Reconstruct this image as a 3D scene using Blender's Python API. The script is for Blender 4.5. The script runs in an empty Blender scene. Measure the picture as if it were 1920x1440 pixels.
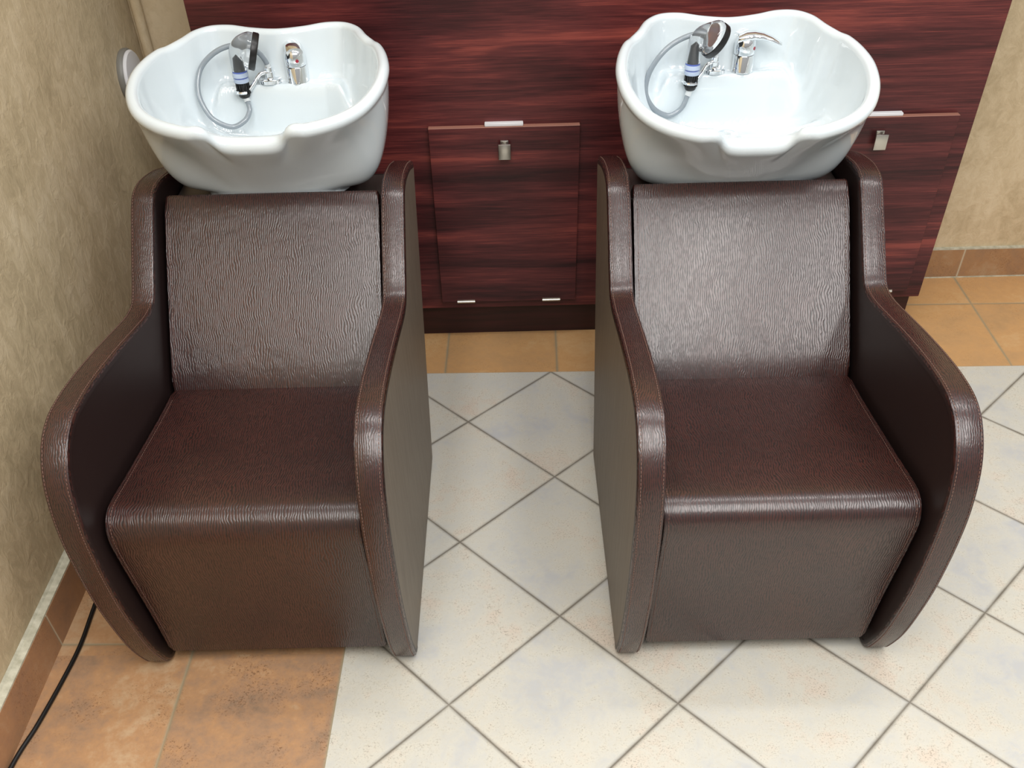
import bpy, bmesh, math, random
from mathutils import Vector, Matrix, Quaternion

random.seed(7)
scene = bpy.context.scene
COL = scene.collection
R = math.radians

# ------------------------------------------------------------------ objects
def tag(o, label=None, cat=None, group=None, kind=None):
    if label: o['label'] = label
    if cat: o['category'] = cat
    if group: o['group'] = group
    if kind: o['kind'] = kind
    return o

def empty(name, loc=(0, 0, 0), rz=0.0):
    o = bpy.data.objects.new(name, None)
    o.empty_display_size = 0.1
    COL.objects.link(o)
    o.location = loc
    o.rotation_euler = (0, 0, rz)
    return o

def link(name, bm, mats, parent=None, smooth=40):
    me = bpy.data.meshes.new(name)
    bmesh.ops.recalc_face_normals(bm, faces=bm.faces[:])
    bm.to_mesh(me)
    bm.free()
    o = bpy.data.objects.new(name, me)
    COL.objects.link(o)
    for m in (mats if isinstance(mats, (list, tuple)) else [mats]):
        me.materials.append(m)
    if parent: o.parent = parent
    if smooth:
        me.shade_smooth()
        if smooth < 180:
            me.set_sharp_from_angle(angle=R(smooth))
    return o

def copy_tree(o, parent=None):
    c = o.copy()
    COL.objects.link(c)
    c.parent = parent
    for ch in list(o.children):
        copy_tree(ch, c)
    return c

# ------------------------------------------------------------------ mesh helpers
def box(bm, c, s, rot=None, mi=0):
    g = bmesh.ops.create_cube(bm, size=1.0)
    vs = g['verts']
    for v in vs:
        p = Vector((v.co.x * s[0], v.co.y * s[1], v.co.z * s[2]))
        if rot: p = rot @ p
        v.co = p + Vector(c)
    for f in {f for v in vs for f in v.link_faces}: f.material_index = mi
    return vs

def bevel_all(bm, w, seg=2, ang=30):
    es = [e for e in bm.edges if len(e.link_faces) == 2 and e.calc_face_angle(0) > R(ang)]
    bmesh.ops.bevel(bm, geom=es, offset=w, segments=seg, profile=0.5, affect='EDGES', clamp_overlap=True)

def bbox_bm(c, s, w=0.0, seg=2, rot=None):
    bm = bmesh.new()
    box(bm, c, s, rot)
    if w: bevel_all(bm, w, seg)
    return bm

def prism_x(bm, prof, x0, x1, mi=0):
    """closed (y, z) outline extruded along x"""
    a = [bm.verts.new((x0, p[0], p[1])) for p in prof]
    b = [bm.verts.new((x1, p[0], p[1])) for p in prof]
    n = len(prof)
    fs = [bm.faces.new(a), bm.faces.new(b[::-1])]
    for i in range(n):
        j = (i + 1) % n
        fs.append(bm.faces.new((a[i], b[i], b[j], a[j])))
    for f in fs: f.material_index = mi
    return a, b, fs

def catmull(pts, n=8, closed=False):
    pts = [Vector(p) for p in pts]
    out = []
    m = len(pts)
    rng = range(m) if closed else range(m - 1)
    for i in rng:
        if closed:
            p0, p1, p2, p3 = pts[(i - 1) % m], pts[i], pts[(i + 1) % m], pts[(i + 2) % m]
        else:
            p1, p2 = pts[i], pts[i + 1]
            p0 = pts[i - 1] if i > 0 else p1 * 2 - p2
            p3 = pts[i + 2] if i + 2 < m else p2 * 2 - p1
        # centripetal-ish: plain uniform catmull with tension .5
        for k in range(n):
            t = k / n
            out.append(0.5 * ((2 * p1) + (p2 - p0) * t + (2 * p0 - 5 * p1 + 4 * p2 - p3) * t * t
                              + (3 * p1 - p0 - 3 * p2 + p3) * t ** 3))
    if not closed: out.append(pts[-1])
    return out

def resample(pts, step=None, n=None, closed=False):
    q = pts + ([pts[0]] if closed else [])
    d = [0.0]
    for a, b in zip(q, q[1:]): d.append(d[-1] + (b - a).length)
    L = d[-1]
    if n is None: n = max(2, int(L / step))
    res = []
    cnt = n if closed else n + 1
    j = 0
    for i in range(cnt):
        s = L * i / n
        while j < len(d) - 2 and d[j + 1] < s: j += 1
        t = (s - d[j]) / max(1e-9, d[j + 1] - d[j])
        res.append(q[j].lerp(q[j + 1], min(1, max(0, t))))
    return res

def tube(bm, pts, r, seg=12, cap=True, mi=0):
    pts = [Vector(p) for p in pts]
    rs = r if isinstance(r, (list, tuple)) else [r] * len(pts)
    T = []
    for i in range(len(pts)):
        t = (pts[min(i + 1, len(pts) - 1)] - pts[max(i - 1, 0)]).normalized()
        T.append(t)
    up = Vector((0, 0, 1)) if abs(T[0].z) < 0.9 else Vector((1, 0, 0))
    N = T[0].cross(up).normalized()
    rings = []
    for i, p in enumerate(pts):
        if i:
            q = T[i - 1].rotation_difference(T[i])
            N = (q @ N).normalized()
        B = T[i].cross(N)
        rings.append([bm.verts.new(p + (N * math.cos(2 * math.pi * k / seg) + B * math.sin(2 * math.pi * k / seg)) * rs[i]) for k in range(seg)])
    fs = []
    for a, b in zip(rings, rings[1:]):
        for k in range(seg):
            fs.append(bm.faces.new((a[k], a[(k + 1) % seg], b[(k + 1) % seg], b[k])))
    if cap:
        fs.append(bm.faces.new(rings[0][::-1])); fs.append(bm.faces.new(rings[-1]))
    for f in fs: f.material_index = mi
    return rings

def lathe(bm, prof, c=(0, 0, 0), axis=(0, 0, 1), seg=32, mi=0):
    """prof: (radius, height) along axis"""
    q = Vector((0, 0, 1)).rotation_difference(Vector(axis).normalized())
    rings = []
    for r, h in prof:
        if r < 1e-6:
            rings.append([bm.verts.new(q @ Vector((0, 0, h)) + Vector(c))])
        else:
            rings.append([bm.verts.new(q @ Vector((r * math.cos(2 * math.pi * k / seg), r * math.sin(2 * math.pi * k / seg), h)) + Vector(c)) for k in range(seg)])
    for a, b in zip(rings, rings[1:]):
        for k in range(seg):
            l = (k + 1) % seg
            if len(a) == 1 and len(b) == 1: continue
            if len(a) == 1: f = bm.faces.new((a[0], b[l], b[k]))
            elif len(b) == 1: f = bm.faces.new((a[k], a[l], b[0]))
            else: f = bm.faces.new((a[k], a[l], b[l], b[k]))
            f.material_index = mi
    if len(rings[0]) > 1: bm.faces.new(rings[0][::-1]).material_index = mi
    if len(rings[-1]) > 1: bm.faces.new(rings[-1]).material_index = mi

def smoothstep(a, b, x):
    t = min(1, max(0, (x - a) / (b - a)))
    return t * t * (3 - 2 * t)

# ------------------------------------------------------------------ materials
def lin(c):
    c = c / 255.0
    return c / 12.92 if c <= 0.04045 else ((c + 0.055) / 1.055) ** 2.4

def srgb(r, g, b): return (lin(r), lin(g), lin(b), 1.0)

class NT:
    def __init__(s, name):
        s.m = bpy.data.materials.new(name)
        s.m.use_nodes = True
        s.t = s.m.node_tree
        s.b = s.t.nodes['Principled BSDF']
    def n(s, typ, **kw):
        nd = s.t.nodes.new(typ)
        for k, v in kw.items():
            if k.startswith('i_'):
                nd.inputs[k[2:].replace('_', ' ')].default_value = v
            else: setattr(nd, k, v)
        return nd
    def l(s, a, b): s.t.links.new(a, b)
    def math(s, op, a, b=None, c=None, clamp=False):
        nd = s.n('ShaderNodeMath', operation=op, use_clamp=clamp)
        for i, v in enumerate((a, b, c)):
            if v is None: continue
            if isinstance(v, (int, float)): nd.inputs[i].default_value = v
            else: s.l(v, nd.inputs[i])
        return nd.outputs[0]
    def mix(s, f, a, b, mode='MIX'):
        nd = s.n('ShaderNodeMix', data_type='RGBA', blend_type=mode)
        for i, v in ((0, f), (6, a), (7, b)):
            if isinstance(v, (int, float)): nd.inputs[i].default_value = v
            elif isinstance(v, tuple): nd.inputs[i].default_value = v
            else: s.l(v, nd.inputs[i])
        return nd.outputs[2]
    def ramp(s, f, stops):
        nd = s.n('ShaderNodeValToRGB')
        cr = nd.color_ramp
        while len(cr.elements) < len(stops): cr.elements.new(0.5)
        for e, (p, c) in zip(cr.elements, stops):
            e.position = p
            e.color = c if isinstance(c, tuple) else (c, c, c, 1)
        s.l(f, nd.inputs[0])
        return nd.outputs[0]
    def mapping(s, vec, scale=(1, 1, 1), rot=(0, 0, 0), loc=(0, 0, 0)):
        nd = s.n('ShaderNodeMapping')
        nd.inputs['Scale'].default_value = scale
        nd.inputs['Rotation'].default_value = rot
        nd.inputs['Location'].default_value = loc
        s.l(vec, nd.inputs['Vector'])
        return nd.outputs[0]
    def noise(s, vec, scale, detail=4, rough=0.55, dist=0.0, out=0):
        nd = s.n('ShaderNodeTexNoise')
        nd.inputs['Scale'].default_value = scale
        nd.inputs['Detail'].default_value = detail
        nd.inputs['Roughness'].default_value = rough
        nd.inputs['Distortion'].default_value = dist
        s.l(vec, nd.inputs['Vector'])
        return nd.outputs[out]
    def bump(s, h, strength=0.3, dist=0.001):
        nd = s.n('ShaderNodeBump')
        nd.inputs['Strength'].default_value = strength
        nd.inputs['Distance'].default_value = dist
        s.l(h, nd.inputs['Height'])
        s.l(nd.outputs[0], s.b.inputs['Normal'])
        return nd
    def set(s, **kw):
        for k, v in kw.items():
            i = s.b.inputs[k.replace('_', ' ')]
            if isinstance(v, (int, float, tuple)): i.default_value = v
            else: s.l(v, i)
        return s.m
    def obj(s): return s.n('ShaderNodeTexCoord').outputs['Object']
    def pos(s): return s.n('ShaderNodeNewGeometry').outputs['Position']

def plain(name, col, rough=0.5, metal=0.0, **kw):
    t = NT(name)
    return t.set(Base_Color=col, Roughness=rough, Metallic=metal, **kw)

def leather(name, period=.0045, along=62.0, base=(60, 33, 29), dark=(26, 14, 13), rough=0.25, strength=0.42, depth=.0006):
    """embossed grain: wavy strokes running along the cushion, broken up into short dashes"""
    t = NT(name)
    v = t.obj()
    sp = t.n('ShaderNodeSeparateXYZ'); t.l(v, sp.inputs[0])
    w1 = t.math('SUBTRACT', t.noise(v, 38, 2, .5), .5)
    w2 = t.math('SUBTRACT', t.noise(v, 9, 2, .5), .5)
    x = t.math('ADD', sp.outputs[0], t.math('ADD', t.math('MULTIPLY', w1, .0125), t.math('MULTIPLY', w2, .030)))
    sn = t.math('SINE', t.math('MULTIPLY', x, 2 * math.pi / period))
    br = t.math('SUBTRACT', t.noise(t.mapping(v, (240, along * 1.7, along * 1.7)), 1.0, 2, .5), .5)
    hh = t.math('ADD', sn, t.math('MULTIPLY', br, 4.2))
    h = t.ramp(t.math('MULTIPLY_ADD', hh, .25, .5), [(0.22, 0.0), (0.62, 1.0)])
    big = t.noise(v, 9, 3)
    tint = t.ramp(big, [(0.3, srgb(*[int(c * .9) for c in base])), (0.7, srgb(*[int(c * 1.1) for c in base]))])
    col = t.mix(h, srgb(*dark), tint)  # grooves painted darker, standing in for the faint shading of the bump
    t.bump(h, strength, depth)
    rg = t.math('MULTIPLY_ADD', h, -.10, rough + .10)
    return t.set(Base_Color=col, Roughness=rg, Specular_IOR_Level=0.78)

M = {}
M['leather_up'] = leather('embossed_brown_leather')
M['leather_facing'] = leather('embossed_brown_leather_facing', .0040, 95.0, rough=.24)
M['leather_side'] = plain('smooth_brown_leather', srgb(34, 22, 21), 0.42)
t = NT('grey_brown_side_board')
v = t.mapping(t.obj(), (60, 60, 6))
t.m = t.m
M['board'] = t.set(Base_Color=t.ramp(t.noise(v, 1.5, 4), [(0.3, srgb(98, 87, 76)), (0.7, srgb(114, 104, 91))]), Roughness=0.5)
M['thread'] = plain('tan_thread', srgb(112, 84, 74), 0.6)
M['black'] = plain('black_plastic', srgb(18, 17, 18), 0.35)
M['dark_panel'] = plain('dark_brown_panel', srgb(24, 16, 15), 0.6)
M['plate'] = plain('grey_metal_plate', srgb(92, 86, 82), 0.4, 0.6)
M['chrome'] = plain('polished_chrome', (0.82, 0.84, 0.86, 1), 0.06, 1.0)
M['brushed'] = plain('brushed_nickel', (0.62, 0.60, 0.55, 1), 0.28, 1.0)
M['ceramic'] = plain('white_ceramic', (0.65, 0.72, 0.755, 1), 0.10, Coat_Weight=0.5, Coat_Roughness=0.03)
t = NT('clear_plastic')
M['clear'] = t.set(Base_Color=(0.93, 0.95, 0.97, 1), Roughness=0.03, Transmission_Weight=0.97, IOR=1.22, Coat_Weight=0.8, Coat_Roughness=0.02)
t = NT('grey_translucent_hose')
M['hose'] = t.set(Base_Color=srgb(150, 160, 168), Roughness=0.18, Transmission_Weight=0.25, Coat_Weight=0.5)
M['hose_end'] = plain('pale_hose_sleeve', srgb(205, 210, 212), 0.25)
M['blue'] = plain('blue_plastic', srgb(86, 104, 178), 0.2)
M['blue_pale'] = plain('pale_blue_plastic', srgb(178, 192, 214), 0.2)
M['red'] = plain('red_marker', srgb(150, 30, 50), 0.3)
M['white'] = plain('white_plastic', srgb(222, 222, 224), 0.4)
M['grey'] = plain('grey_plastic', srgb(120, 118, 112), 0.45)
M['cream_edge'] = plain('light_edge_band', srgb(150, 104, 88), 0.5)
M['rubber'] = plain('black_rubber', srgb(10, 10, 11), 0.45)

def wood(name):
    t = NT(name)
    v = t.obj()
    lo = t.noise(t.mapping(v, (.9, 1, 10)), 1.0, 4, .6, .5)
    mid = t.noise(t.mapping(v, (2.2, 1, 64)), 1.0, 6, .68, .5)
    fine = t.noise(t.mapping(v, (9, 1, 420)), 1.0, 4, .65)
    s = t.math('ADD', t.math('MULTIPLY', lo, .50), t.math('ADD', t.math('MULTIPLY', mid, .28), t.math('MULTIPLY', fine, .24)))
    col = t.ramp(s, [(0.39, srgb(40, 15, 18)), (0.47, srgb(68, 28, 30)), (0.54, srgb(94, 42, 42)), (0.63, srgb(138, 66, 58))])
    t.bump(mid, 0.05, 0.001)
    return t.set(Base_Color=col, Roughness=0.34, Specular_IOR_Level=0.4)
M['wood'] = wood('red_mahogany_laminate')
t = NT('dark_mahogany_plinth')
M['wood_dark'] = t.set(Base_Color=t.ramp(t.noise(t.mapping(t.obj(), (4, 1, 60)), 1, 4), [(.3, srgb(30, 10, 14)), (.7, srgb(58, 22, 26))]), Roughness=0.45)

def plaster(name, c1, c2, c3, vertical='z'):
    t = NT(name)
    v = t.pos()
    n1 = t.noise(t.mapping(v, (1, 1, .7)), 5.5, 5, .6, .8)
    n2 = t.noise(t.mapping(v, (1, 1, .72)), 30, 5, .62, .7)
    n3 = t.noise(t.mapping(v, (1, 1, .7)), 130, 3, .6, .4)
    n0 = t.noise(v, 1.7, 2, .5)
    s = t.math('ADD', t.math('MULTIPLY', n0, .35), t.math('ADD', t.math('MULTIPLY', n1, .3), t.math('ADD', t.math('MULTIPLY', n2, .25), t.math('MULTIPLY', n3, .1))))
    col = t.ramp(s, [(0.40, srgb(*c1)), (0.5, srgb(*c2)), (0.60, srgb(*c3))])
    h = t.math('ADD', t.ramp(n2, [(0.42, 0.0), (0.62, 1.0)]), t.math('MULTIPLY', n3, .5))
    t.bump(h, 0.34, 0.0022)
    return t.set(Base_Color=col, Roughness=0.55, Specular_IOR_Level=0.35)
M['plaster_left'] = plaster('trowelled_olive_plaster', (174, 157, 126), (198, 180, 147), (216, 199, 168))
M['plaster_back'] = plaster('trowelled_sand_plaster', (182, 162, 128), (204, 184, 150), (218, 200, 168))

def terracotta(t, v, joints=None):
    n1 = t.noise(v, 6, 4, .6, .5)
    n2 = t.noise(v, 40, 5, .7)
    n3 = t.noise(v, 240, 4, .72)
    n4 = t.noise(v, 2.6, 3, .6, .3)
    base = t.ramp(t.math('ADD', t.math('MULTIPLY', n4, .3), t.math('ADD', t.math('MULTIPLY', n1, .4), t.math('MULTIPLY', n2, .3))),
                  [(0.38, srgb(134, 114, 96)), (0.46, srgb(160, 128, 101)), (0.53, srgb(176, 136, 99)), (0.61, srgb(186, 158, 126))])
    cl = t.ramp(t.noise(v, 9, 3, .6), [(0.48, 0.0), (0.60, 1.0)])
    pit = t.math('MULTIPLY', t.ramp(n3, [(0.55, 0.0), (0.62, 1.0)]), cl)
    base = t.mix(t.math('MULTIPLY', t.ramp(t.noise(v, 75, 4, .7), [(.5, 0.), (.7, 1.)]), .3), base, srgb(150, 112, 80))
    return t.mix(t.math('MULTIPLY', pit, .8), base, srgb(98, 66, 44)), n2

# floor: wall-parallel terracotta border + diagonal cream tiles
t = NT('tiled_floor')
P = t.pos()
sp = t.n('ShaderNodeSeparateXYZ'); t.l(P, sp.inputs[0])
X_, Y_ = sp.outputs[0], sp.outputs[1]
H = 0.233
a = t.math('DIVIDE', t.math('ADD', X_, Y_), 2 * H)
b = t.math('DIVIDE', t.math('SUBTRACT', X_, Y_), 2 * H)
def edge(c):       # distance to the nearest integer
    f = t.math('FRACT', c)
    return t.math('MINIMUM', f, t.math('SUBTRACT', 1.0, f))
TS = 2 * H / math.sqrt(2)
wob = t.math('MULTIPLY', t.math('SUBTRACT', t.noise(P, 14, 3), .5), .0035)
dc = t.math('ADD', t.math('MULTIPLY', t.math('MINIMUM', edge(a), edge(b)), TS), wob)
gc = t.math('SUBTRACT', 1.0, t.ramp(dc, [(0.0026, 0.0), (0.0044, 1.0)]))
cell = t.n('ShaderNodeCombineXYZ'); t.l(t.math('FLOOR', a), cell.inputs[0]); t.l(t.math('FLOOR', b), cell.inputs[1])
wn = t.n('ShaderNodeTexWhiteNoise', noise_dimensions='3D'); t.l(cell.outputs[0], wn.inputs['Vector'])
offs = t.n('ShaderNodeVectorMath', operation='MULTIPLY_ADD'); t.l(wn.outputs['Color'], offs.inputs[0]); offs.inputs[1].default_value = (5, 5, 5); t.l(P, offs.inputs[2])
OV = offs.outputs[0]
c1 = t.noise(OV, 5, 4, .6, .4); c2 = t.noise(OV, 30, 5, .7, .5); c3 = t.noise(OV, 270, 4, .75)
cream = t.ramp(t.math('ADD', t.math('MULTIPLY', c1, .65), t.math('MULTIPLY', c2, .35)),
               [(0.36, srgb(180, 181, 182)), (0.46, srgb(193, 191, 183)), (0.54, srgb(199, 195, 183)), (0.64, srgb(203, 190, 175))])
cream = t.mix(t.math('MULTIPLY', wn.outputs['Value'], .22), cream, srgb(206, 204, 190))
speck = t.math('MULTIPLY', t.ramp(c3, [(0.545, 0.0), (0.62, 1.0)]), t.ramp(t.math('ADD', t.math('MULTIPLY', c2, .6), t.math('MULTIPLY', c1, .4)), [(0.46, 0.0), (0.60, 1.0)]))
cream = t.mix(t.math('MULTIPLY', speck, .75), cream, srgb(128, 120, 106))
cream = t.mix(t.math('MULTIPLY', t.ramp(t.noise(OV, 90, 4, .7), [(.5, 0.), (.75, 1.)]), .35), cream, srgb(190, 182, 164))
cream = t.mix(gc, cream, srgb(108, 101, 90))
# terracotta joints
def joint(c, off, step):
    return t.math('MULTIPLY', edge(t.math('DIVIDE', t.math('SUBTRACT', c, off), step)), step)
back = t.math('GREATER_THAN', Y_, -0.003)
jx_b = joint(X_, 0.019, 0.33); jx_l = joint(X_, -0.465, 0.33)
jx = t.math('ADD', t.math('MULTIPLY', back, jx_b), t.math('MULTIPLY', t.math('SUBTRACT', 1.0, back), jx_l))
jy = joint(Y_, -0.003, 0.3435)
jy2 = joint(Y_, -1.003, 0.333)
jyy = t.math('ADD', t.math('MULTIPLY', back, jy), t.math('MULTIPLY', t.math('SUBTRACT', 1.0, back), jy2))
dt = t.math('ADD', t.math('MINIMUM', jx, jyy), wob)
gt = t.math('SUBTRACT', 1.0, t.ramp(dt, [(0.0022, 0.0), (0.0045, 1.0)]))
cellt = t.n('ShaderNodeCombineXYZ')
t.l(t.math('FLOOR', t.math('DIVIDE', t.math('SUBTRACT', X_, t.math('ADD', -0.465, t.math('MULTIPLY', back, 0.484))), 0.33)), cellt.inputs[0])
t.l(t.math('FLOOR', t.math('DIVIDE', t.math('SUBTRACT', Y_, -0.003), 0.3435)), cellt.inputs[1])
wt = t.n('ShaderNodeTexWhiteNoise', noise_dimensions='3D'); t.l(cellt.outputs[0], wt.inputs['Vector'])
offt = t.n('ShaderNodeVectorMath', operation='MULTIPLY_ADD'); t.l(wt.outputs['Color'], offt.inputs[0]); offt.inputs[1].default_value = (4, 4, 4); t.l(P, offt.inputs[2])
terra, tn = terracotta(t, offt.outputs[0])
terra = t.mix(t.math('MULTIPLY', wt.outputs['Value'], .3), terra, srgb(182, 136, 90))
terra = t.mix(t.math('MULTIPLY', back, .5), terra, srgb(214, 166, 106))  # back row yellower, and painted lighter to offset the shade there
terra = t.mix(gt, terra, srgb(150, 138, 112))
bord = t.math('MAXIMUM', t.math('GREATER_THAN', Y_, -0.001), t.math('LESS_THAN', X_, -0.4645))
db = t.math('MINIMUM', t.math('ABSOLUTE', t.math('ADD', Y_, .001)), t.math('ABSOLUTE', t.math('ADD', X_, .4645)))
col = t.mix(bord, cream, terra)
grout = t.math('ADD', t.math('MULTIPLY', bord, gt), t.math('MULTIPLY', t.math('SUBTRACT', 1.0, bord), gc))
hgt = t.math('SUBTRACT', t.math('ADD', t.math('MULTIPLY', c3, .12), t.math('MULTIPLY', c2, .25)), grout)
t.bump(hgt, 0.5, 0.002)
M['floor'] = t.set(Base_Color=col, Roughness=t.ramp(c2, [(.3, .38), (.7, .55)]), Specular_IOR_Level=0.4)

def base_tile(name, axis, off, step, tone):
    t = NT(name)
    P = t.pos()
    sp = t.n('ShaderNodeSeparateXYZ'); t.l(P, sp.inputs[0])
    c = sp.outputs[axis]
    f = t.math('FRACT', t.math('DIVIDE', t.math('SUBTRACT', c, off), step))
    d = t.math('MULTIPLY', t.math('MINIMUM', f, t.math('SUBTRACT', 1.0, f)), step)
    g = t.math('SUBTRACT', 1.0, t.ramp(d, [(0.002, 0.0), (0.004, 1.0)]))
    terra, n2 = terracotta(t, P)
    terra = t.mix(.45, terra, srgb(*tone))
    col = t.mix(g, terra, srgb(196, 184, 158))
    t.bump(t.math('SUBTRACT', n2, g), .4, .002)
    return t.set(Base_Color=col, Roughness=.5)
M['base_left'] = base_tile('terracotta_skirting_left', 1, -1.003, 0.333, (164, 116, 82))
M['base_back'] = base_tile('terracotta_skirting_back', 0, 0.019, 0.332, (146, 108, 70))
t = NT('pale_grout')
M['grout'] = t.set(Base_Color=t.ramp(t.noise(t.pos(), 60, 4), [(.3, srgb(168, 164, 142)), (.7, srgb(206, 202, 182))]), Roughness=.8)

# ------------------------------------------------------------------ setting
LWX, BWY = -1.109, 0.520
def lx(y): return -(y + .86) * .0125        # the walls run a little off the tile grid
def by(x): return (x - 1.4) * .019
def skew_left(o):
    for v in o.data.vertices: v.co.x += lx(v.co.y)
def skew_back(o):
    for v in o.data.vertices: v.co.y += by(v.co.x)
def quad(name, pts, mat, kind='structure'):
    bm = bmesh.new()
    bm.faces.new([bm.verts.new(p) for p in pts])
    o = link(name, bm, mat, smooth=0)
    o['kind'] = kind
    return o
quad('floor', [(-1.16, -3.8, 0), (3.2, -3.8, 0), (3.2, .60, 0), (-1.16, .60, 0)], M['floor'])
skew_left(quad('wall_left', [(LWX, -3.8, 0), (LWX, BWY, 0), (LWX, BWY, 2.7), (LWX, -3.8, 2.7)], M['plaster_left']))
skew_back(quad('wall_back', [(LWX - .02, BWY, 0), (3.2, BWY, 0), (3.2, BWY, 2.7), (LWX - .02, BWY, 2.7)], M['plaster_back']))

bm = bmesh.new(); box(bm, ((LWX - 1.09) / 2, -1.66, .049), (-1.09 - LWX - .0002, 4.26, .098))
bl = link('baseboard_left', bm, M['base_left'], smooth=0); bl['kind'] = 'structure'; skew_left(bl)
bm = bmesh.new()
vs = [(-1.0910, .102), (-1.104, .106), (-1.1088, .111), (-1.1088, .0985), (-1.0910, .0985)]
ys = [-3.79, .46]
A = [bm.verts.new((x, ys[0], z)) for x, z in vs]; B = [bm.verts.new((x, ys[1], z)) for x, z in vs]
for i in range(5): bm.faces.new((A[i], A[(i + 1) % 5], B[(i + 1) % 5], B[i]))
bm.faces.new(A); bm.faces.new(B[::-1])
g = link('trim_1', bm, M['grout'], smooth=0); g['kind'] = 'structure'; skew_left(g)
bm = bmesh.new(); box(bm, (1.05, .514, .049), (4.28, .0119, .098))
bb = link('baseboard_back', bm, M['base_back'], smooth=0); bb['kind'] = 'structure'; skew_back(bb)

bm = bmesh.new(); box(bm, (1.05, .5145, .1005), (4.28, .0108, .005)); box(bm, (1.05, .5065, .0015), (4.28, .003, .003))
g2 = link('trim_2', bm, M['grout'], smooth=0); g2['kind'] = 'structure'; skew_back(g2)

# pipe boxed into the corner
bm = bmesh.new()
tube(bm, [(-1.101, .456, .112), (-1.101, .456, 1.2), (-1.101, .456, 2.69)], .0142, 20)
tag(link('wall_pipe', bm, M['plaster_back'], smooth=60), 'sand painted vertical pipe in the corner behind the left basin', 'pipe')

# round wall fixture
wd = empty('wall_disc', (LWX + lx(.3) + .0005, .318, .742))
tag(wd, 'round white disc with a grey rim on the left wall beside the basin', 'wall fixture')
bm = bmesh.new(); lathe(bm, [(.065, 0), (.067, .004), (.067, .012), (.064, .016)], axis=(1, 0, 0), seg=48)
link('rim', bm, M['grey'], wd)['label'] = 'grey rim'
bm = bmesh.new(); lathe(bm, [(.062, .0155), (.063, .019), (.059, .024), (.03, .028), (.0, .029)], axis=(1, 0, 0), seg=48)
link('face_plate', bm, M['white'], wd)
bm = bmesh.new(); lathe(bm, [(.018, .028), (.018, .038), (.014, .042), (0, .042)], axis=(1, 0, 0), seg=24)
link('knob', bm, M['black'], wd)['label'] = 'black centre knob'

# ------------------------------------------------------------------ cabinet
CRZ = R(1.1)
cab = empty('shampoo_cabinet', (0, 0, 0), CRZ)
tag(cab, 'wide red mahogany laminate cabinet with two flush flaps behind the chairs', 'cabinet')
FC = 0.19
bm = bmesh.new(); box(bm, (.1175, FC + .009, .683), (1.981, .018, 1.152)); bevel_all(bm, .001, 1)
link('front_panel', bm, M['wood'], cab, 0)
bm = bmesh.new(); box(bm, (-.864, FC + .16, .683), (.018, .27, 1.150))
link('side_panel', bm, M['wood_dark'], cab, 0)
bm = bmesh.new(); box(bm, (1.099, FC + .155, .683), (.018, .26, 1.150))
link('side_panel', bm, M['wood_dark'], cab, 0)
bm = bmesh.new(); box(bm, (.1175, FC + .155, 1.268), (1.981, .29, .018))
link('cabinet_top', bm, M['wood_dark'], cab, 0)
bm = bmesh.new(); box(bm, (.117, .229, .0535), (1.955, .018, .1065))
link('plinth', bm, M['wood_dark'], cab, 0)
def flap(u):
    bm = bmesh.new(); box(bm, (u, FC - .0095, .392), (.394, .018, .510)); bevel_all(bm, .0008, 1)
    for f in bm.faces:
        if f.normal.z > .5: f.material_index = 1
    d = link('door', bm, [M['wood'], M['cream_edge']], cab, 0)
    # square pull: back plate, stem, curved cap
    bm = bmesh.new()
    box(bm, (u, FC - .0200, .598), (.022, .003, .030)); box(bm, (u, FC - .027, .592), (.014, .016, .010))
    box(bm, (u, FC - .0375, .590), (.033, .007, .040)); bevel_all(bm, .0018, 2)
    link('knob', bm, M['brushed'], d)
    bm = bmesh.new(); box(bm, (u, FC - .004, .6511), (.100, .022, .0075)); bevel_all(bm, .001, 1)
    link('latch', bm, M['white'], d)['label'] = 'white catch plate on the top edge'
    for s in (-.126, .126):
        bm = bmesh.new()
        tube(bm, [(u + s - .026, FC - .019, .1375), (u + s + .026, FC - .019, .1375)], .0038, 10)
        box(bm, (u + s, FC - .0195, .141), (.052, .0018, .006))
        link('hinge', bm, M['brushed'], d)
    return d
flap(-.119); flap(.862)

# ------------------------------------------------------------------ chair
PROF = [(-.325, .003), (-.345, .012), (-.362, .040), (-.388, .105), (-.408, .19), (-.424, .29), (-.430, .41), (-.424, .495),
        (-.403, .565), (-.365, .612), (-.318, .634), (-.255, .637), (-.18, .630), (-.09, .616), (0, .599),
        (.070, .5855), (.112, .582), (.138, .586), (.160, .602), (.205, .647), (.260, .700), (.290, .7275), (.309, .740), (.335, .7455), (.375, .744),
        (.45, .729), (.53, .703)]
REAR = [(.545, .690), (.310, .006), (.300, .003)]
_c = catmull([(0, y, z) for y, z in PROF], 6)
CURVE = resample(_c, step=.012)
OUTL = [(p.y, p.z) for p in CURVE] + REAR

def offset2(poly, d):
    n = len(poly); out = []
    A = sum(poly[i][0] * poly[(i + 1) % n][1] - poly[(i + 1) % n][0] * poly[i][1] for i in range(n))
    s = 1 if A > 0 else -1
    for i in range(n):
        p0, p1, p2 = poly[i - 1], poly[i], poly[(i + 1) % n]
        e1 = Vector((p1[0] - p0[0], p1[1] - p0[1])).normalized(); e2 = Vector((p2[0] - p1[0], p2[1] - p1[1])).normalized()
        n1 = Vector((-e1.y, e1.x)) * s; n2 = Vector((-e2.y, e2.x)) * s
        m = (n1 + n2)
        m = m / max(.5, m.dot(n1)) if m.length > 1e-6 else n1
        out.append((p1[0] + m.x * d, p1[1] + m.y * d))
    return out

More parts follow.
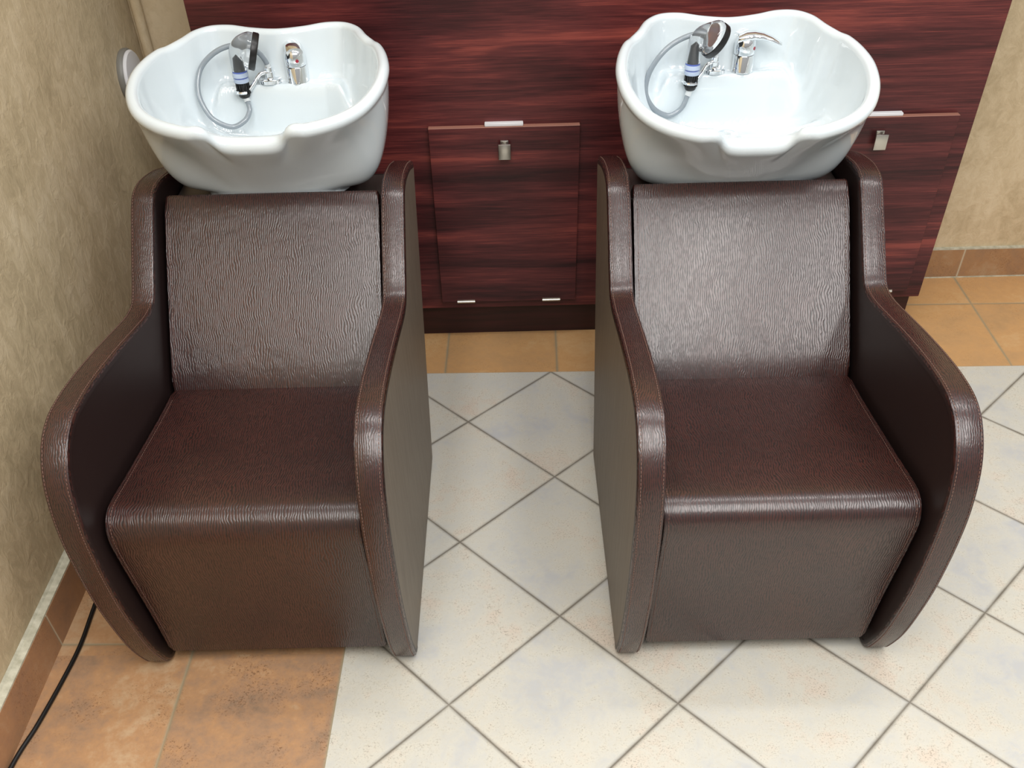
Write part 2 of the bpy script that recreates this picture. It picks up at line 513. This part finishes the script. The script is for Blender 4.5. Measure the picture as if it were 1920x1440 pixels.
def stitches(bm, pts, nrm, width, length=.0042, gap=.0028, r=.0006, mi=1):
    """short thread dashes along a polyline"""
    q = resample(pts, step=(length + gap))
    for i in range(len(q) - 1):
        d = (q[i + 1] - q[i]).normalized()
        c = q[i] + d * (length / 2)
        nn = nrm(i / len(q)) if callable(nrm) else Vector(nrm)
        b = d.cross(nn).normalized(); nn = b.cross(d)
        rot = Matrix((d, b, nn)).transposed()
        box(bm, c, (length, width, r * 2), rot, mi)

def side_panel(parent, sg):
    XI, XO = .2385, .2850
    bm = bmesh.new()
    prism_x(bm, OUTL, sg * XI, sg * XO)
    core = link('side_panel', bm, M['leather_side'], parent, 35)
    # edge facing swept along front and top
    sec = [(XI - .0012, -.012), (XI - .0012, -.0035), (XI + .0006, .0012), (XI + .006, .0026), (XI + .020, .0034), (XO - .020, .0034), (XO - .006, .0026),
           (XO - .0006, .0012), (XO + .0014, -.0035), (XO + .0014, -.012)]
    bm = bmesh.new(); rows = []
    nrmls = []
    for i, p in enumerate(CURVE):
        tdir = (CURVE[min(i + 1, len(CURVE) - 1)] - CURVE[max(i - 1, 0)]).normalized()
        nv = Vector((0, -tdir.z, tdir.y))
        nrmls.append(nv)
        rows.append([bm.verts.new(Vector((sg * x, p.y, p.z)) + nv * h) for x, h in sec])
    for a_, b_ in zip(rows, rows[1:]):
        for k in range(len(sec) - 1): bm.faces.new((a_[k], a_[k + 1], b_[k + 1], b_[k])).material_index = 2 if k in (0, len(sec) - 2) else 0
    bmesh.ops.recalc_face_normals(bm, faces=bm.faces[:])
    for xs in (XI + .0045, XO - .0045):
        path = [Vector((sg * xs, p.y, p.z)) + n_ * .0028 for p, n_ in zip(CURVE, nrmls)]
        stitches(bm, path, lambda u: nrmls[min(len(nrmls) - 1, int(u * len(nrmls)))], .0011)
    link('edge_facing', bm, [M['leather_facing'], M['thread'], M['leather_side']], core, 50)['label'] = 'stitched embossed leather facing along the edge'
    ins = offset2(OUTL, .0085)
    bm = bmesh.new(); prism_x(bm, ins, sg * (XO - .004), sg * (XO + .0012))
    link('outer_cover', bm, M['board'], core, 35)['label'] = 'smooth grey brown outer face'
    return core

def rounded_cushion(name, prof, hw, parent, mat, seam_pts, seam_n, bev=.007):
    bm = bmesh.new()
    a_, b_, fs = prism_x(bm, prof, -hw, hw)
    caps = fs[:2]
    es = {e for f in caps for e in f.edges}
    bmesh.ops.bevel(bm, geom=list(es), offset=bev, segments=3, profile=.5, affect='EDGES', clamp_overlap=True)
    for s in (-1, 1):
        stitches(bm, [Vector((s * (hw - bev - .0015), y, z)) for y, z in seam_pts], seam_n, .0010)
        # welt along the side seam
        tube(bm, resample([Vector((s * (hw - .0022), y, z)) - Vector(seam_n if not callable(seam_n) else seam_n(0)) * .0028 for y, z in seam_pts], step=.01), .0013, 6, mi=2)
    return link(name, bm, [mat, M['thread'], M['leather_facing']], parent, 40)

def build_chair():
    root = empty('shampoo_chair')
    for s in (-1, 1): side_panel(root, s)
    HW = .2275
    # backrest slab
    b0 = Vector((.058, .398)); b1 = Vector((.340, .727))
    d = (b1 - b0).normalized(); nn = Vector((-d.y, d.x))    # towards the sitter (-y, +z)
    L = (b1 - b0).length
    front = []
    for i in range(13):
        u = i / 12
        bul = .006 * (1 - (2 * u - 1) ** 4)
        front.append(b0 + d * (L * u) + nn * bul)
    r = .012
    prof = [b0 - nn * .055, b0 - nn * r + d * -.000, b0 - nn * .004 + d * .004]
    prof += front[1:-1]
    prof += [b1 - d * .008 + nn * .0015, b1 - d * .002 - nn * .003, b1 - nn * .010, b1 - nn * .055]
    prof = [(p.x, p.y) for p in prof]
    seam = [(p.x + nn.x * .0008, p.y + nn.y * .0008) for p in front[1:-1]]
    rounded_cushion('backrest', prof, HW, root, M['leather_up'], seam, (0, nn.x, nn.y))
    # seat: top, rounded nose and front skirt in one wrap
    sp = catmull([(0, .070, .412), (0, -.03, .420), (0, -.14, .433), (0, -.25, .447), (0, -.315, .456), (0, -.352, .457), (0, -.377, .443),
                  (0, -.388, .415), (0, -.386, .375), (0, -.377, .30), (0, -.366, .22), (0, -.356, .13), (0, -.348, .045)], 5)
    prof = [(p.y, p.z) for p in sp] + [(-.30, .045), (.060, .045), (.070, .06)]
    bm = bmesh.new()
    _, _, fs = prism_x(bm, prof, -HW, HW)
    es = {e for f in fs[:2] for e in f.edges}
    bmesh.ops.bevel(bm, geom=list(es), offset=.007, segments=3, profile=.5, affect='EDGES', clamp_overlap=True)
    for s in (-1, 1):
        pth = []; nr = []
        for i, p in enumerate(sp[2:-1]):
            i += 2
            td = (sp[i + 1] - sp[i - 1]).normalized()
            nv = Vector((0, td.z, -td.y))
            if nv.z < 0 and nv.y > 0: nv = -nv
            nv = Vector((0, td.z, -td.y)); nv = -nv if (nv.y > 0 or nv.z < -.5) else nv
            nr.append(nv)
            pth.append(Vector((s * (HW - .0085), p.y, p.z)) + nv * .0003)
        stitches(bm, pth, lambda u: nr[min(len(nr) - 1, int(u * len(nr)))], .0010)
        tube(bm, [Vector((s * (HW - .0018), q.y, q.z)) for q in pth], .0014, 6, mi=2)
    link('seat', bm, [M['leather_up'], M['thread'], M['leather_facing']], root, 40)
    # base, back closing panel, basin support
    bm = bmesh.new(); box(bm, (0, -.01, .0235), (.470, .56, .041)); link('base_frame', bm, M['dark_panel'], root, 0)
    bm = bmesh.new()
    prism_x(bm, [(.300, .045), (.535, .675), (.515, .675), (.280, .045)], -.2375, .2375)
    link('rear_panel', bm, M['dark_panel'], root, 0)
    bm = bmesh.new(); box(bm, (0, .440, .676), (.472, .150, .012)); bevel_all(bm, .002, 1)
    link('support_plate', bm, M['plate'], root, 0)
    return root

# ------------------------------------------------------------------ basin
RIMH = [  # half rim, outer edge, from the neck lip round to the back centre; last value is the roll radius
    (.000, .252, .844, .0185), (.022, .252, .844, .0185), (.042, .252, .845, .0182), (.057, .251, .849, .0172), (.068, .247, .859, .0155), (.077, .239, .8690, .0142),
    (.094, .233, .8735, .0138), (.125, .237, .873, .0138), (.185, .262, .881, .0138), (.231, .302, .894, .0136), (.258, .362, .911, .0134), (.266, .430, .927, .0130), (.259, .492, .9375, .0125),
    (.2440, .546, .9440, .0120), (.229, .574, .9450, .0120), (.208, .606, .951, .0120), (.186, .650, .958, .0120), (.152, .680, .961, .0120), (.105, .684, .961, .0120),
    (.055, .672, .957, .0120), (.000, .664, .955, .0120)]
def rim_loop():
    half = [Vector(p) for p in RIMH]
    full = half + [Vector((-p[0], p[1], p[2], p[3])) for p in half[-2:0:-1]]
    c = resample(catmull(full, 12, closed=True), n=300, closed=True)
    return [Vector(p[:3]) for p in c], [p[3] for p in c]

def build_basin():
    root = empty('shampoo_basin')
    rim, RW = rim_loop(); N = len(rim)
    nrm = []
    for i in range(N):
        tg = rim[(i + 1) % N] - rim[i - 1]; tg.z = 0; tg.normalize()
        nrm.append(Vector((-tg.y, tg.x, 0)))        # rim runs counter-clockwise seen from above: inward is left
    c = Vector((0, .46, 0))
    if nrm[N // 4].dot(c - rim[N // 4]) < 0: nrm = [-n for n in nrm]
    for _ in range(10):
        nrm = [(nrm[i - 1] + nrm[i] * 2 + nrm[(i + 1) % N]).normalized() for i in range(N)]
    bm = bmesh.new(); rows = []
    ZB = .692
    A0 = -.9                                            # the roll starts below its widest point
    def base_pt(i):
        p = rim[i]; dx, dy = p.x, p.y - .47
        l = math.hypot(dx, dy); ux, uy = dx / l, dy / l
        rr = 1.0 / ((abs(ux) / .158) ** 3 + (abs(uy) / .105) ** 3) ** (1 / 3)
        return Vector((ux * rr, .47 + uy * rr, ZB))
    def roll(i, a_):
        p = rim[i] + nrm[i] * (RW[i] - RW[i] * math.cos(a_))
        p.z = rim[i].z - RW[i] + RW[i] * math.sin(a_)
        return p
    soft = [roll(i, A0) for i in range(N)]               # shell follows a softened rim lower down
    for _ in range(90):
        soft = [(soft[i - 1] + soft[i] * 2 + soft[(i + 1) % N]) * .25 for i in range(N)]
    rows.append([base_pt(i) + Vector((0, 0, -.009)) for i in range(N)])
    NO = 36
    for j in range(NO + 1):
        u = j / NO
        row = []
        for i in range(N):
            b_ = base_pt(i); r_ = soft[i].lerp(roll(i, A0), smoothstep(.55, 1.0, u))
            ca = math.sin(u * math.pi / 2) ** .66
            cz = (1 - math.cos(u * math.pi / 2)) * (1 - .25 * u) + .25 * u * u
            wf = 1 - smoothstep(.25, .40, rim[i].y)
            cab_, czb = u ** 1.25, u ** .85
            ca = ca + (cab_ - ca) * wf * .85; cz = cz + (czb - cz) * wf * .85
            p = b_.lerp(Vector((r_.x, r_.y, ZB)), ca)
            p.z = ZB + (r_.z - ZB) * cz
            row.append(p)
        rows.append(row)
    for j in range(1, 13):
        a_ = A0 + (math.pi - A0) * j / 12
        rows.append([roll(i, a_) for i in range(N)])
    inner = rows[-1]
    def floor_z(x, y):
        z = .800 + .08 * max(0, .40 - y)
        d_ = math.hypot(x * .53, y - .530)
        z -= .052 * (1 - smoothstep(.066, .118, d_))
        return z
    NI = 56
    for j in range(1, NI + 1):
        u = j / NI
        row = []
        for i in range(N):
            p0 = inner[i]
            a_ = u ** 1.25
            p = Vector((p0.x, p0.y, 0)).lerp(Vector((0, .50, 0)), a_)
            fz = floor_z(p.x, p.y)
            q = min(1.0, a_ / .24)
            drop = (1 - (1 - q) ** 2.6) ** .92
            z = p0.z + (fz - p0.z) * drop
            lz = .8520                                   # faucet ledge at the rear
            wgt = smoothstep(.586, .606, p.y + .35 * max(0, abs(p.x) - .10)) * (1 - smoothstep(.13, .17, abs(p.x)))
            if z < lz: z = z + (lz - z) * wgt
            p.z = z
            row.append(p)
        rows.append(row)
    VR = [[bm.verts.new(p) for p in row] for row in rows[:-1]]
    apex = bm.verts.new(rows[-1][0])
    for a_, b_ in zip(VR, VR[1:]):
        for i in range(N): bm.faces.new((a_[i], a_[(i + 1) % N], b_[(i + 1) % N], b_[i]))
    for i in range(N): bm.faces.new((VR[-1][i], VR[-1][(i + 1) % N], apex))
    bm.faces.new(VR[0][::-1])
    link('bowl', bm, M['ceramic'], root, 60)
    bm = bmesh.new()
    lathe(bm, [(.024, 0), (.024, .002), (.019, .003), (.014, .0018), (.0, .0016)], (0, .53, floor_z(0, .53) + .0005), seg=32)
    link('drain', bm, M['chrome'], root)
    # hose outlet with its holder arm
    bm = bmesh.new()
    lathe(bm, [(.0255, 0), (.0255, .0075), (.022, .0095), (.010, .010), (.010, .021), (.0085, .022), (.0085, .031), (.006, .033)], (-.026, .625, .8525), seg=32)
    tube(bm, catmull([(-.030, .622, .874), (-.044, .612, .872), (-.058, .600, .856), (-.068, .594, .845)], 5), .0042, 10)
    ring = [Vector((-.081 + .0165 * math.cos(a_), .589 + .0165 * math.sin(a_), .844)) for a_ in [math.radians(20 + 26 * k) for k in range(12)]]
    tube(bm, ring, .0036, 8)
    link('spray_holder', bm, M['chrome'], root)['label'] = 'chrome hose outlet with hooked holder arm'
    return root

def build_tap(ang):
    root = empty('mixer_tap')
    bm = bmesh.new()
    lathe(bm, [(.0245, 0), (.0245, .003), (.0236, .005), (.0230, .0345), (.0224, .0355)], seg=40)
    link('tap_body', bm, M['chrome'], root)
    bm = bmesh.new()
    lathe(bm, [(.0224, .0365), (.0230, .038), (.0230, .053), (.0218, .062), (.018, .069), (.011, .0735), (0, .0750)], seg=40)
    h = link('tap_cap', bm, M['chrome'], root)
    # lever: broad tongue rising from the cap and drooping at the tip
    bm = bmesh.new()
    sect = [(-.016, .0655, .018, .009), (.0, .0710, .0200, .0100), (.018, .0735, .0180, .0085), (.036, .0725, .0155, .0068), (.055, .0675, .0135, .0055), (.070, .0610, .0115, .0046), (.078, .0575, .007, .003)]
    rows = []
    for x, z, w, th in sect:
        rows.append([bm.verts.new((x, w * math.copysign(abs(math.cos(a_)) ** .8, math.cos(a_)), z + th * math.sin(a_))) for a_ in [2 * math.pi * k / 18 for k in range(18)]])
    for a_, b_ in zip(rows, rows[1:]):
        for k in range(18): bm.faces.new((a_[k], a_[(k + 1) % 18], b_[(k + 1) % 18], b_[k]))
    bm.faces.new(rows[0][::-1]); bm.faces.new(rows[-1])
    bmesh.ops.rotate(bm, verts=bm.verts[:], cent=(0, 0, 0), matrix=Matrix.Rotation(ang, 3, 'Z'))
    link('lever', bm, M['chrome'], h, 60)
    return root

def add_dot(tap, ang):
    bm = bmesh.new()
    d = Vector((math.cos(ang), math.sin(ang), 0))
    lathe(bm, [(.0036, 0), (.0036, .0012), (0, .0014)], Vector((0, 0, .050)) + d * .0226, axis=d, seg=16)
    link('indicator', bm, M['red'], tap.children[1] if tap.children[1].name.startswith('tap_cap') else tap)['label'] = 'red hot water dot'

def build_spray(n, hose, dz):
    """hand shower standing in its holder; hose given in chair space"""
    root = empty('hand_shower')
    n = Vector(n).normalized()
    ax, ay = -.081, .589
    # ribbed black connector
    bm = bmesh.new()
    prof = [(r_, z_ + dz) for r_, z_ in ((.0105, .838), (.0125, .841), (.0135, .845), (.0135, .869), (.0145, .871))]
    lathe(bm, prof, (ax, ay, 0), seg=28)
    for k in range(14):
        a_ = 2 * math.pi * k / 14
        box(bm, (ax + .0136 * math.cos(a_), ay + .0136 * math.sin(a_), .857 + dz), (.003, .0022, .022), Matrix.Rotation(a_, 3, 'Z'))
    link('connector', bm, M['black'], root, 30)['label'] = 'black ribbed grip collar'
    bm = bmesh.new()
    lathe(bm, [(.0165, .8712), (.0172, .873), (.0172, .8785), (.0150, .8795), (.0150, .8815), (.0172, .8825), (.0172, .890), (.0160, .8915), (.0160, .8945)], (ax, ay, dz), seg=32)
    for f in bm.faces:
        zc = f.calc_center_median().z - dz
        f.material_index = 1 if .879 < zc < .8825 or zc > .8915 else 0
    link('filter_ring', bm, [M['blue_pale'], M['blue']], root, 40)['label'] = 'blue banded clear ring'
    # clear head, swept from handle to face
    fc = Vector((-.045, .574, .936))
    P0 = Vector((ax, ay, .8950 + dz))
    path = catmull([P0, (ax, ay - .001, .908 + dz * .6), (ax + .003, ay - .003, .922), (ax + .013, ay - .008, .935), fc - n * .010, fc], 6)
    m = len(path)
    rad = catmull([(.0158, 0, 0), (.0160, 0, 0), (.0185, 0, 0), (.0265, 0, 0), (.0345, 0, 0), (.0360, 0, 0)], 6)
    bm = bmesh.new(); rings = []
    for i, p in enumerate(path):
        u = i / (m - 1)
        td = Vector((0, 0, 1)).slerp(n, smoothstep(.2, .95, u)) if False else Vector((0, 0, 1)).lerp(n, smoothstep(.15, .9, u)).normalized()
        x_ = Vector((0, 1, 0)).cross(td).normalized(); y_ = td.cross(x_)
        rings.append([bm.verts.new(p + (x_ * math.cos(2 * math.pi * k / 28) + y_ * math.sin(2 * math.pi * k / 28)) * rad[i].x) for k in range(28)])
    for a_, b_ in zip(rings, rings[1:]):
        for k in range(28): bm.faces.new((a_[k], a_[(k + 1) % 28], b_[(k + 1) % 28], b_[k]))
    bm.faces.new(rings[0][::-1]); bm.faces.new(rings[-1])
    head = link('shower_head', bm, M['clear'], root, 60)
    head['label'] = 'clear domed spray head'
    bm = bmesh.new()
    tube(bm, [P0 + Vector((0, 0, .001)), P0 + Vector((0, 0, .010)), (ax + .001, ay - .002, .918), (ax + .006, ay - .004, .926)], [.010, .009, .0075, .004], 16)
    link('inner_core', bm, M['black'], head, 60)
    bm = bmesh.new()
    lathe(bm, [(.0352, .0005), (.0375, .0015), (.0378, .012), (.0360, .0145), (.030, .0150), (0, .0150)], fc, axis=n, seg=40)
    link('spray_face', bm, M['black'], root, 40)['label'] = 'black round spray face'
    # hose
    hp = catmull(hose, 8)
    bm = bmesh.new(); tube(bm, hp, .0056, 12)
    link('hose', bm, M['hose'], root, 80)['label'] = 'grey translucent hose looping through the bowl'
    bm = bmesh.new(); tube(bm, resample(hp[:9], n=6), .0072, 14)
    bm2 = bm
    lathe(bm2, [(.0078, 0), (.0085, .002), (.0085, .008), (.0075, .010)], Vector(hose[0]) + Vector((0, 0, -.001)), axis=(Vector(hose[0]) - hp[4]), seg=20)
    link('hose_sleeve', bm2, M['hose_end'], root, 60)
    bm = bmesh.new(); tube(bm, resample(hp[-7:], n=6), .0070, 14)
    link('hose_sleeve', bm, M['hose_end'], root, 60)
    return root

HR = [(-.0815, .588, .827), (-.086, .585, .815), (-.095, .580, .794), (-.112, .577, .780), (-.132, .575, .777), (-.162, .570, .795), (-.182, .570, .828), (-.178, .575, .866), (-.156, .580, .902),
      (-.125, .590, .925), (-.084, .604, .936), (-.053, .612, .931), (-.034, .620, .910), (-.027, .625, .892), (-.026, .625, .882)]
HL = [(-.0800, .588, .836), (-.0755, .582, .826), (-.072, .568, .812), (-.083, .550, .797), (-.112, .540, .7885), (-.148, .540, .806), (-.168, .550, .836), (-.174, .566, .866), (-.165, .588, .897), (-.138, .600, .921),
      (-.104, .610, .934), (-.066, .616, .934), (-.040, .620, .918), (-.028, .624, .896), (-.026, .625, .882)]

RC, LC = (.395, -.690, 0), (-.600, -.705, 0)
CH = R(1.1)
chair_r = build_chair(); chair_r.location = RC; chair_r.rotation_euler.z = CH
chair_l = copy_tree(chair_r); chair_l.location = LC
GC = 'brown leather shampoo chairs'
tag(chair_r, 'brown embossed leather shampoo chair on cream tiles, the right of the pair', 'chair', GC)
tag(chair_l, 'brown embossed leather shampoo chair close beside the left plaster wall', 'chair', GC)
basin_r = build_basin(); basin_r.location = RC; basin_r.rotation_euler.z = CH
basin_l = copy_tree(basin_r)
# the left basin is hinged a few degrees further back about its rear edge
_t = R(-4.2)
basin_l.matrix_world = (Matrix.Translation(LC) @ Matrix.Rotation(CH, 4, 'Z') @ Matrix.Translation((0, .65, .90))
                        @ Matrix.Rotation(_t, 4, 'X') @ Matrix.Translation((0, -.65, -.90)))
tag(basin_r, 'white ceramic shampoo basin on the chair farther from the left wall', 'basin', 'white ceramic shampoo basins')
tag(basin_l, 'white ceramic shampoo basin next to the left plaster wall', 'basin', 'white ceramic shampoo basins')

def at(c, p):
    cs, sn = math.cos(CH), math.sin(CH)
    return (c[0] + cs * p[0] - sn * p[1], c[1] + sn * p[0] + cs * p[1], c[2] + p[2])
TP = (.037, .625, .8525)
tap_r = build_tap(R(-12)); tap_r.location = at(RC, TP); tap_r.rotation_euler.z = CH; add_dot(tap_r, R(-38))
tap_l = build_tap(R(108)); tap_l.location = at(LC, TP); tap_l.rotation_euler.z = CH; add_dot(tap_l, R(-68))
tag(tap_r, 'chrome mixer tap with its lever turned sideways in the right basin', 'tap', 'chrome mixer taps')
tag(tap_l, 'chrome mixer tap with its lever pointing back in the left basin', 'tap', 'chrome mixer taps')
sp_r = build_spray((.80, .10, -.60), HR, -.011); sp_r.location = RC; sp_r.rotation_euler.z = CH
sp_l = build_spray((.93, .14, -.32), HL, -.003); sp_l.location = LC; sp_l.rotation_euler.z = CH
tag(sp_r, 'clear hand shower with black face and looped hose in the right basin', 'hand shower', 'hand showers')
tag(sp_l, 'clear hand shower with black face and looped hose in basin beside left wall', 'hand shower', 'hand showers')

# power cord along the left wall
bm = bmesh.new()
tube(bm, catmull([(-1.078, -1.75, .0048), (-1.080, -1.50, .0048), (-1.077, -1.309, .0048), (-1.062, -1.212, .0048), (-1.050, -1.10, .0048), (-1.045, -1.008, .0048), (-1.051, -.905, .0048),
                  (-1.058, -.75, .0048), (-1.045, -.5, .0048), (-1.01, -.2, .0048), (-.99, .10, .0048)], 8), .0046, 10)
tag(link('power_cord', bm, M['rubber'], smooth=80), 'black cord lying on terracotta tiles along the left skirting', 'cord')

# ------------------------------------------------------------------ light
w = bpy.data.worlds.new('World'); scene.world = w; w.use_nodes = True
bg = w.node_tree.nodes['Background']
wt_ = w.node_tree
tc = wt_.nodes.new('ShaderNodeTexCoord'); sx_ = wt_.nodes.new('ShaderNodeSeparateXYZ'); rp = wt_.nodes.new('ShaderNodeValToRGB')
wt_.links.new(tc.outputs['Generated'], sx_.inputs[0]); wt_.links.new(sx_.outputs[2], rp.inputs[0]); wt_.links.new(rp.outputs[0], bg.inputs[0])
rp.color_ramp.elements[0].position = .05; rp.color_ramp.elements[0].color = (.50, .48, .45, 1)
rp.color_ramp.elements[1].position = .65; rp.color_ramp.elements[1].color = (.98, .985, 1.0, 1)
bg.inputs[1].default_value = .70
def area(name, loc, rot, sx, sy, power, col=(1, .98, .95)):
    l = bpy.data.lights.new(name, 'AREA'); l.shape = 'RECTANGLE'; l.size = sx; l.size_y = sy; l.energy = power; l.color = col
    o = bpy.data.objects.new(name, l); COL.objects.link(o); o.location = loc; o.rotation_euler = rot
    return o
for x in (-.55, .15, .85, 1.55):
    area('ceiling_light', (x, -2.40, 2.68), (0, 0, 0), .26, 1.8, 25)
for x in (-.2, 1.2):
    area('ceiling_light', (x, -.55, 2.68), (0, 0, 0), 1.2, .15, 11)

# ------------------------------------------------------------------ camera
cd = bpy.data.cameras.new('camera'); co = bpy.data.objects.new('camera', cd); COL.objects.link(co)
yaw, pit, rol = -.0300, -.7666, -.0306
cy_, sy_, cp_, sp_, cr_, sr_ = math.cos(yaw), math.sin(yaw), math.cos(pit), math.sin(pit), math.cos(rol), math.sin(rol)
fw = Vector((sy_ * cp_, cy_ * cp_, sp_)); rt = Vector((cy_, -sy_, 0)); up = rt.cross(fw)
r2 = rt * cr_ + up * sr_; u2 = -rt * sr_ + up * cr_
mw = Matrix(((r2.x, u2.x, -fw.x, -.0593), (r2.y, u2.y, -fw.y, -2.2646), (r2.z, u2.z, -fw.z, 1.5858), (0, 0, 0, 1)))
co.matrix_world = mw
cd.sensor_width = 36; cd.lens = 1742.2 / 1920 * 36; cd.shift_y = 251.8 / 1920; cd.clip_start = .05
scene.camera = co
scene.view_settings.view_transform = 'Standard'
scene.view_settings.look = 'None'
scene.view_settings.exposure = 0.0
scene.cycles.use_denoising = True
scene.cycles.max_bounces = 8
